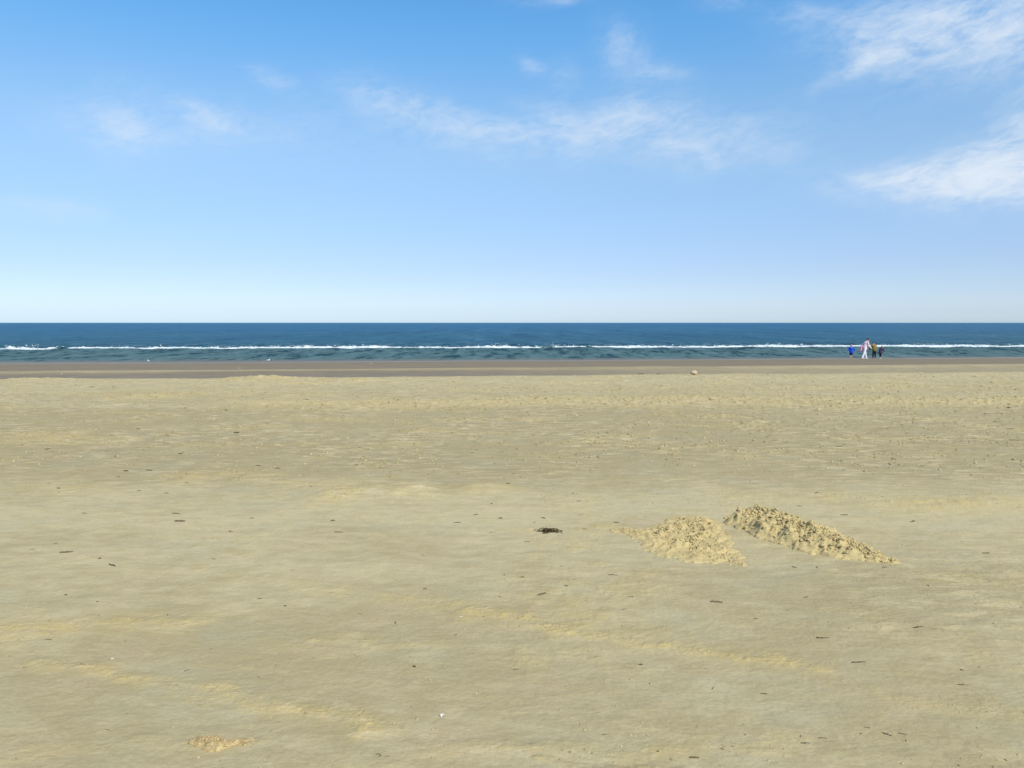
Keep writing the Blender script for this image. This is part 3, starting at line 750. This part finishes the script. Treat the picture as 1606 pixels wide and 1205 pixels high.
# ------------------------------------------------------------------ figures
def capsule(p0, p1, r0, r1, seg=12, rings=4):
    p0, p1 = Vector(p0), Vector(p1); d = p1 - p0; L = d.length
    q = Vector((0, 0, 1)).rotation_difference(d.normalized()) if L > 1e-6 else Matrix.Identity(3).to_quaternion()
    V, F = [], []; prof = []
    for i in range(rings + 1):
        a = -math.pi / 2 + i / rings * math.pi / 2; prof.append((r0 * math.cos(a), r0 * math.sin(a)))
    for i in range(rings + 1):
        a = i / rings * math.pi / 2; prof.append((r1 * math.cos(a), L + r1 * math.sin(a)))
    for (r_, z) in prof:
        for j in range(seg): V.append(tuple(p0 + q @ Vector((max(r_, 1e-4) * math.cos(j * 6.2832 / seg), max(r_, 1e-4) * math.sin(j * 6.2832 / seg), z))))
    for i in range(len(prof) - 1):
        for j in range(seg): F.append((i * seg + j, i * seg + (j + 1) % seg, (i + 1) * seg + (j + 1) % seg, (i + 1) * seg + j))
    F.append(tuple(range(seg))[::-1]); F.append(tuple((len(prof) - 1) * seg + j for j in range(seg)))
    return V, F
def ellip(c, r, rot=None):
    V = IV * np.array(r)
    if rot is not None: V = V @ np.array(rot.to_matrix()).T
    return V + np.array(c), IF
def fused(name, parts, voxel, mat, parent=None, smooth=4):
    """join closed shapes and fuse them into one continuous skin"""
    V, F = join(parts)
    me = bpy.data.meshes.new('tmp'); me.from_pydata(V, [], F); me.update()
    o = bpy.data.objects.new('tmp', me); COL.objects.link(o)
    md = o.modifiers.new('r', 'REMESH'); md.mode = 'VOXEL'; md.voxel_size = voxel; md.use_smooth_shade = True
    ms = o.modifiers.new('s', 'SMOOTH'); ms.factor = .5; ms.iterations = smooth
    dg = bpy.context.evaluated_depsgraph_get(); out = bpy.data.meshes.new_from_object(o.evaluated_get(dg))
    bpy.data.objects.remove(o); out.materials.clear(); out.materials.append(mat)
    out.name = name; r_ = bpy.data.objects.new(name, out); COL.objects.link(r_); r_.parent = parent
    out.polygons.foreach_set('use_smooth', np.ones(len(out.polygons), dtype=bool))
    return r_
M_SKIN = plain('skin', (.62, .38, .28), .55, .08, 40)
def fabric(name, col, var=.12): return plain(name, col, .9, var, 22, .004)
def person(px, py, H, yaw, label, lean=0, legs=(0, 0), knees=(0, 0), spread=.045, arms=((0, 0), (0, 0)), elbows=(15, 15), nod=0, head_k=1.0, sh=.115,
           top=None, sleeve=1.0, hem=.50, top_fat=1.0, bottom=None, bottom_len=1.0, hair=None, hair_len=.0, shoes=None, vest=None):
    x, y = on_ground(px, py)
    z0 = float(full_z(np.array([x]), np.array([y]), np.array([0.0]))[0])
    A = lambda *v: Vector(v) * H
    hipc = A(0, 0, .515)
    LM = Matrix.Rotation(R(-lean), 3, 'X')                      # positive lean tips the trunk forward (+y)
    up = lambda v: hipc + LM @ (Vector(v) * H - hipc)
    J = {}
    body = []
    hr = .058 * head_k; zc = .935 - .058 * (head_k - 1)
    sh_z = .815 - .05 * (head_k - 1)
    pel, chest, neck = up((0, 0, .53)), up((0, 0, .73)), up((0, 0, sh_z + .03))
    body += [ellip(hipc, A(.082, .060, .065)), capsule(pel, chest, .066 * H, .075 * H), ellip(up((0, 0, .745)), A(.098, .066, .085), LM.to_quaternion()),
             capsule(up((-sh * .72, 0, sh_z - .012)), up((sh * .72, 0, sh_z - .012)), .040 * H, .040 * H),
             capsule(up((0, 0, sh_z - .01)), up((0, .008, zc - hr * .4)), .034 * H, .030 * H)]
    NM = Matrix.Rotation(R(-lean * .6 - nod), 3, 'X'); nb = up((0, .006, sh_z + .035))
    hd = lambda v: nb + NM @ (Vector(v) * H)
    hz = zc - sh_z - .035
    body += [ellip(hd((0, .006, hz + .006)), A(hr * .84, hr * .98, hr * 1.08), NM.to_quaternion()), ellip(hd((0, .022, hz - hr * .55)), A(hr * .58, hr * .60, hr * .55), NM.to_quaternion()),
             capsule(hd((0, hr * .95, hz + .005)), hd((0, hr * 1.22, hz - hr * .25)), .006 * H, .009 * H)]
    for s_ in (-1, 1):
        body.append(ellip(hd((s_ * hr * .86, 0, hz - .002)), A(.006, .013, .018), NM.to_quaternion()))
    tops, bots = [], []; f = 1.12 * top_fat
    tops += [capsule(up((0, 0, hem + .03)), chest, .088 * H * f * .9, .088 * H * f * .92), ellip(up((0, 0, .745)), A(.108 * f, .080 * f, .085), LM.to_quaternion()),
             capsule(up((-sh * .75, 0, sh_z - .014)), up((sh * .75, 0, sh_z - .014)), .047 * H, .047 * H)]
    if bottom: bots += [ellip(hipc + Vector((0, 0, .0)), A(.094, .074, .075)), capsule(hipc + A(0, 0, .01), hipc + A(0, 0, .04), .078 * H, .074 * H)]
    fts = []
    for k, s_ in ((0, -1), (1, 1)):
        hip = hipc + A(s_ * .048, 0, -.02); a = R(legs[k]); b_ = R(legs[k] - knees[k])
        sx_ = s_ * (spread - .02)
        knee = hip + Vector((sx_ * .5, math.sin(a), -math.cos(a))) * .235 * H
        ank = knee + Vector((sx_ * .3, math.sin(b_), -math.cos(b_))) * .225 * H
        toe = ank + A(s_ * .012, .085, -.022)
        if knees[k] > 15: toe = ank + A(s_ * .01, .065, -.055)
        body += [capsule(hip, knee, .052 * H, .032 * H), capsule(knee, ank, .032 * H, .019 * H), ellip(knee.lerp(ank, .28) + A(0, -.010, 0), A(.028, .030, .06)),
                 capsule(ank + A(0, -.012, -.018), toe, .020 * H, .013 * H)]
        fts.append((ank, toe))
        if bottom:
            e = bottom_len; bots.append(capsule(hip, hip.lerp(knee, min(1, e * 2)), .062 * H, .050 * H if e >= .5 else .060 * H))
            if e > .5: bots.append(capsule(knee, knee.lerp(ank, (e - .5) * 2), .046 * H, .036 * H))
        shd = up((s_ * sh, 0, sh_z - .012)); fw, outw = arms[k]
        d1 = LM @ Vector((s_ * math.sin(R(outw)), math.sin(R(fw)) * math.cos(R(outw)), -math.cos(R(fw)) * math.cos(R(outw)))) if False else Vector((s_ * math.sin(R(outw)), math.sin(R(fw)) * math.cos(R(outw)), -math.cos(R(fw)) * math.cos(R(outw))))
        fe = fw + elbows[k]; o2 = outw * .35
        d2 = Vector((s_ * math.sin(R(o2)), math.sin(R(fe)) * math.cos(R(o2)), -math.cos(R(fe)) * math.cos(R(o2))))
        elb = shd + d1 * .175 * H; wr = elb + d2 * .150 * H
        body += [capsule(shd, elb, .031 * H, .023 * H), capsule(elb, wr, .023 * H, .014 * H)]
        pm = wr + d2 * .028 * H; body.append(capsule(wr, wr + d2 * .045 * H, .014 * H, .018 * H))
        side = d2.cross(Vector((1, 0, 0))); side = side.normalized() if side.length > .1 else Vector((0, 1, 0))
        inw = Vector((-s_, 0, 0))
        for q in range(4):                                       # four fingers, slightly curled, and the thumb
            b0 = wr + d2 * .052 * H + side * (q - 1.5) * .0105 * H; Lf = (.036, .042, .040, .031)[q] * H
            m0 = b0 + (d2 + inw * .15).normalized() * Lf * .5; m1 = m0 + (d2 + inw * .7).normalized() * Lf * .5
            body += [capsule(b0, m0, .0055 * H, .005 * H, 8, 2), capsule(m0, m1, .005 * H, .0042 * H, 8, 2)]
        t0 = wr + d2 * .018 * H + side * .014 * H; t1 = t0 + (d2 * .5 + side).normalized() * .024 * H
        body += [capsule(t0, t1, .0062 * H, .0055 * H, 8, 2), capsule(t1, t1 + (d2 + side * .3).normalized() * .018 * H, .0055 * H, .0045 * H, 8, 2)]
        if sleeve > 0:
            tops.append(capsule(shd, shd.lerp(elb, min(1, sleeve * 2)), .043 * H, .036 * H))
            if sleeve > .5: tops.append(capsule(elb, elb.lerp(wr, (sleeve - .5) * 2), .036 * H, .028 * H))
        J[k] = (elb, wr)
    root = fused('person', body, .0052 * H / 1.2 + .0006, M_SKIN, None, 3)
    tag(root, label, 'person')
    if top: fused('top', tops, .008, top, root, 3)
    if bottom: fused('shorts' if bottom_len < .5 else 'trousers', bots, .008, bottom, root, 3)
    if hair:
        hs = [ellip(hd((0, -hr * .16, hz + hr * .26)), A(hr * .98, hr * 1.04, hr * 1.0), NM.to_quaternion())]
        if hair_len: hs += [capsule(hd((0, -hr * .75, hz)), hd((0, -hr * .95, hz - hair_len)), hr * .7 * H, hr * .5 * H)]
        fused('hair', hs, .008, hair, root, 2)
    for s_ in (-1, 1):
        e = hd((s_ * hr * .34, hr * .93, hz + hr * .10)); mesh_from('eye', *ellip(e, A(.0065, .004, .0045)), M_EYE, root)
    mesh_from('mouth', *ellip(hd((0, hr * .86, hz - hr * .48)), A(.013, .007, .0035), NM.to_quaternion()), M_LIP, root)
    if shoes:
        for a, t in fts: fused('shoe', [capsule(a + A(0, -.014, -.016), t, .027 * H, .019 * H)], .007, shoes, root, 2)
    if vest: fused('shirt', [ellip(up((0, .050 * f, .73)), A(.045, .045, .11), LM.to_quaternion())], .008, vest, root, 2)
    root.location = (x, y, z0 - .010); root.rotation_euler = (0, 0, R(yaw))
    # stand the soles on the ground
    lo = min(v_.co.z for v_ in root.data.vertices); root.location.z = z0 - lo - .006
    return root, up, J, H
M_EYE = plain('eye', (.03, .02, .02), .3); M_LIP = plain('lips', (.40, .15, .13), .5)
HAIR_D = plain('dark hair', (.020, .012, .012), .6, .3, 80, .004); HAIR_B = plain('mousy hair', (.13, .09, .05), .7, .3, 80, .004); HAIR_L = plain('fair hair', (.42, .33, .20), .7, .2, 80, .004)
# yaw 0 faces out to sea, 180 faces the beach, -90 faces right
person(1334.6, 562.6, 1.15, 172, 'child in a bright blue jacket and dark shorts, bare legs, left of the adult', spread=.09, arms=((6, 26), (4, 24)), elbows=(22, 20),
       head_k=1.28, sh=.135, top=fabric('blue jacket', (.010, .075, .50)), sleeve=.9, hem=.43, top_fat=1.5, bottom=fabric('navy shorts', (.012, .014, .05)), bottom_len=.42,
       hair=HAIR_B, vest=fabric('pale shirt', (.55, .60, .72)))
w_, wup, wJ, wH = person(1355.8, 562.4, 1.74, -84, 'adult with dark hair, pale pink top and white trousers, stooping to the right', lean=17, legs=(16, -13), knees=(6, 10), spread=.05,
       arms=((2, 8), (10, 6)), elbows=(30, 40), nod=26, top=fabric('pale pink top', (.86, .66, .68)), sleeve=1.0, hem=.50, top_fat=1.1,
       bottom=fabric('white trousers', (.86, .84, .86)), bottom_len=1.0, hair=HAIR_D, shoes=fabric('white shoes', (.80, .80, .80)))
person(1370.8, 562.0, 1.42, 8, 'figure seen from behind in an olive yellow jacket and black trousers, beside the smallest child', lean=14, legs=(4, -2), spread=.085,
       arms=((14, 22), (14, 22)), elbows=(30, 28), nod=22, head_k=1.12, sh=.125, top=fabric('olive yellow jacket', (.24, .165, .03), .5), sleeve=1.0, hem=.47, top_fat=1.3,
       bottom=fabric('black trousers', (.008, .011, .022)), bottom_len=.97, hair=HAIR_B, shoes=fabric('pale shoes', (.55, .52, .45)))
person(1380.4, 562.2, 1.10, -62, 'smallest child, in a dark purple top, bending forward, rightmost of the group', lean=24, legs=(10, -6), knees=(10, 4), spread=.06,
       arms=((34, 12), (20, 14)), elbows=(20, 24), nod=14, head_k=1.38, top=fabric('dark purple top', (.045, .030, .065), .3), sleeve=.85, hem=.42, top_fat=1.45,
       bottom=fabric('black leggings', (.010, .010, .015)), bottom_len=.80, hair=HAIR_L, shoes=fabric('white trainers', (.62, .60, .55)))
# the pink cloth bag hanging behind the adult
bw = w_.matrix_basis
Hh = wH
loc = Matrix.Translation(w_.location) @ Matrix.Rotation(w_.rotation_euler.z, 4, 'Z')
def wpt(v): return loc @ Vector(v)
bag = bpy.data.objects.new('bag', None); COL.objects.link(bag); bag.location = wpt((-.16, -.16, .62))
bag.rotation_euler = (0, 0, w_.rotation_euler.z)
tag(bag, 'long pink cloth bag slung behind the adult in white trousers', 'bag')
fused('bag_body', [capsule((0, 0, .42), (0, -.05, .10), .075, .115), ellip((0, -.06, .06), (.10, .13, .09))], .010, fabric('pink cloth', (.74, .36, .48), .25), bag, 3)
st = []
for a, b_ in (((0, .02, .46), (.03, .17, .66)), ((.03, .17, .66), (.10, .30, .84)), ((0, -.06, .46), (.0, .10, .68)), ((.0, .10, .68), (.08, .28, .84))): st.append(capsule(a, b_, .014, .014, 8, 2))
fused('strap', st, .007, fabric('pink strap', (.70, .40, .50)), bag, 1)

# two small white birds at the water's edge
M_BIRD = plain('white feathers', (.82, .83, .82), .8, .06, 30); M_BEAK = plain('dark beak', (.06, .04, .03), .5); M_WING = plain('grey wing', (.55, .57, .58), .8, .1, 30)
def bird(px, py, yaw, label):
    x, y = on_ground(px, py)
    o = fused('shorebird', [ellip((0, 0, .135), (.045, .085, .048)), capsule((0, .05, .15), (0, .085, .20), .026, .022), ellip((0, .095, .215), (.024, .030, .025)),
                            capsule((0, -.06, .145), (0, -.14, .15), .026, .010)], .006, M_BIRD, None, 2)
    o.location = (x, y, max(SEA_Z, float(base_z(np.array([x]), np.array([y]))[0]))); o.rotation_euler = (0, 0, R(yaw)); tag(o, label, 'bird')
    mesh_from('beak', *capsule((0, .118, .213), (0, .165, .205), .006, .002, 8, 2), M_BEAK, o)
    for s_ in (-1, 1):
        mesh_from('leg', *join([capsule((s_ * .018, -.005, .10), (s_ * .018, 0, .004), .004, .003, 6, 2), capsule((s_ * .018, 0, .003), (s_ * .022, .028, .003), .003, .002, 6, 2)]), M_BEAK, o)
        mesh_from('wing', *ellip((s_ * .040, -.018, .142), (.012, .085, .032)), M_WING, o)
bird(233, 569.5, 60, 'small white shorebird at the waterline, the leftmost of two')
bird(421, 568, -70, 'small white shorebird at the waterline, right of the other one')

# ------------------------------------------------------------------ loose crumbs of sand nobody could count
M_CRUMB = plain('sand crumbs', (.40, .325, .175), .95, .35, 9, .003, .1)
def crumbs():
    r_ = np.random.default_rng(12)
    bm = bmesh.new(); bmesh.ops.create_icosphere(bm, subdivisions=1, radius=1.0)
    bv = np.array([v_.co[:] for v_ in bm.verts]); bm.verts.index_update(); bf = np.array([[v_.index for v_ in f.verts] for f in bm.faces]); bm.free()
    def pts(n, y0, y1, pw):
        u = r_.random(n); Y = (y0 ** (1 - pw) + u * (y1 ** (1 - pw) - y0 ** (1 - pw))) ** (1 / (1 - pw)); X = (r_.random(n) * 2 - 1) * (1.2 + .70 * Y); return X, Y
    X1, Y1 = pts(150000, 7.0, 24.5, 1.6); X2, Y2 = pts(150000, 2.3, 7.5, 1.6)
    X = np.concatenate([X1, X2]); Y = np.concatenate([Y1, Y2]); far = ss(Y, 6.5, 9.5)
    L = loose_mask(X, Y)
    cl = ss(fbm(X * 1.1, Y * .8, 601, 4, .65), .05, .55)
    pr = L ** 1.5 * (.24 + .16 * far) * ss(fbm(X * 4, Y * 3, 611, 3, .6), -.25, .5) + cl * (.03 + .08 * far) + .004 + .022 * far
    V = Y - SLOPE * X
    keep = (r_.random(len(X)) < pr * 1.0) & (V < 23.6)
    X, Y, far, L = X[keep], Y[keep], far[keep], L[keep]; n = len(X)
    rad = (.0016 + .0045 * r_.random(n) ** 2.2) * (1 - far) + far * (.005 + .017 * r_.random(n) ** 2.4) * (.75 + .02 * Y)
    Z = full_z(X, Y, L)
    th = r_.random(n) * 6.283; sc_ = r_.uniform(.7, 1.5, (n, 3)); sc_[:, 2] *= .6
    dist = 1 + r_.uniform(-.28, .28, (n, len(bv)))
    P_ = bv[None] * dist[:, :, None] * (sc_ * rad[:, None])[:, None, :]
    c, s_ = np.cos(th)[:, None], np.sin(th)[:, None]
    Q = np.stack([P_[..., 0] * c - P_[..., 1] * s_ + X[:, None], P_[..., 0] * s_ + P_[..., 1] * c + Y[:, None], P_[..., 2] + (Z + rad * .15)[:, None]], -1).reshape(-1, 3)
    F = (bf[None] + (np.arange(n) * len(bv))[:, None, None]).reshape(-1, 3)
    me = bpy.data.meshes.new('sand_crumbs'); me.vertices.add(len(Q)); me.vertices.foreach_set('co', Q.astype(np.float32).ravel())
    me.loops.add(F.size); me.loops.foreach_set('vertex_index', F.astype(np.int32).ravel())
    me.polygons.add(len(F)); me.polygons.foreach_set('loop_start', np.arange(len(F), dtype=np.int32) * 3); me.update(calc_edges=True)
    me.materials.append(M_CRUMB)
    o = bpy.data.objects.new('sand_crumbs', me); COL.objects.link(o); tag(o, 'loose crumbs of dry sand strewn over the beach', 'sand crumbs', kind='stuff')
    print('crumbs', n)
crumbs()
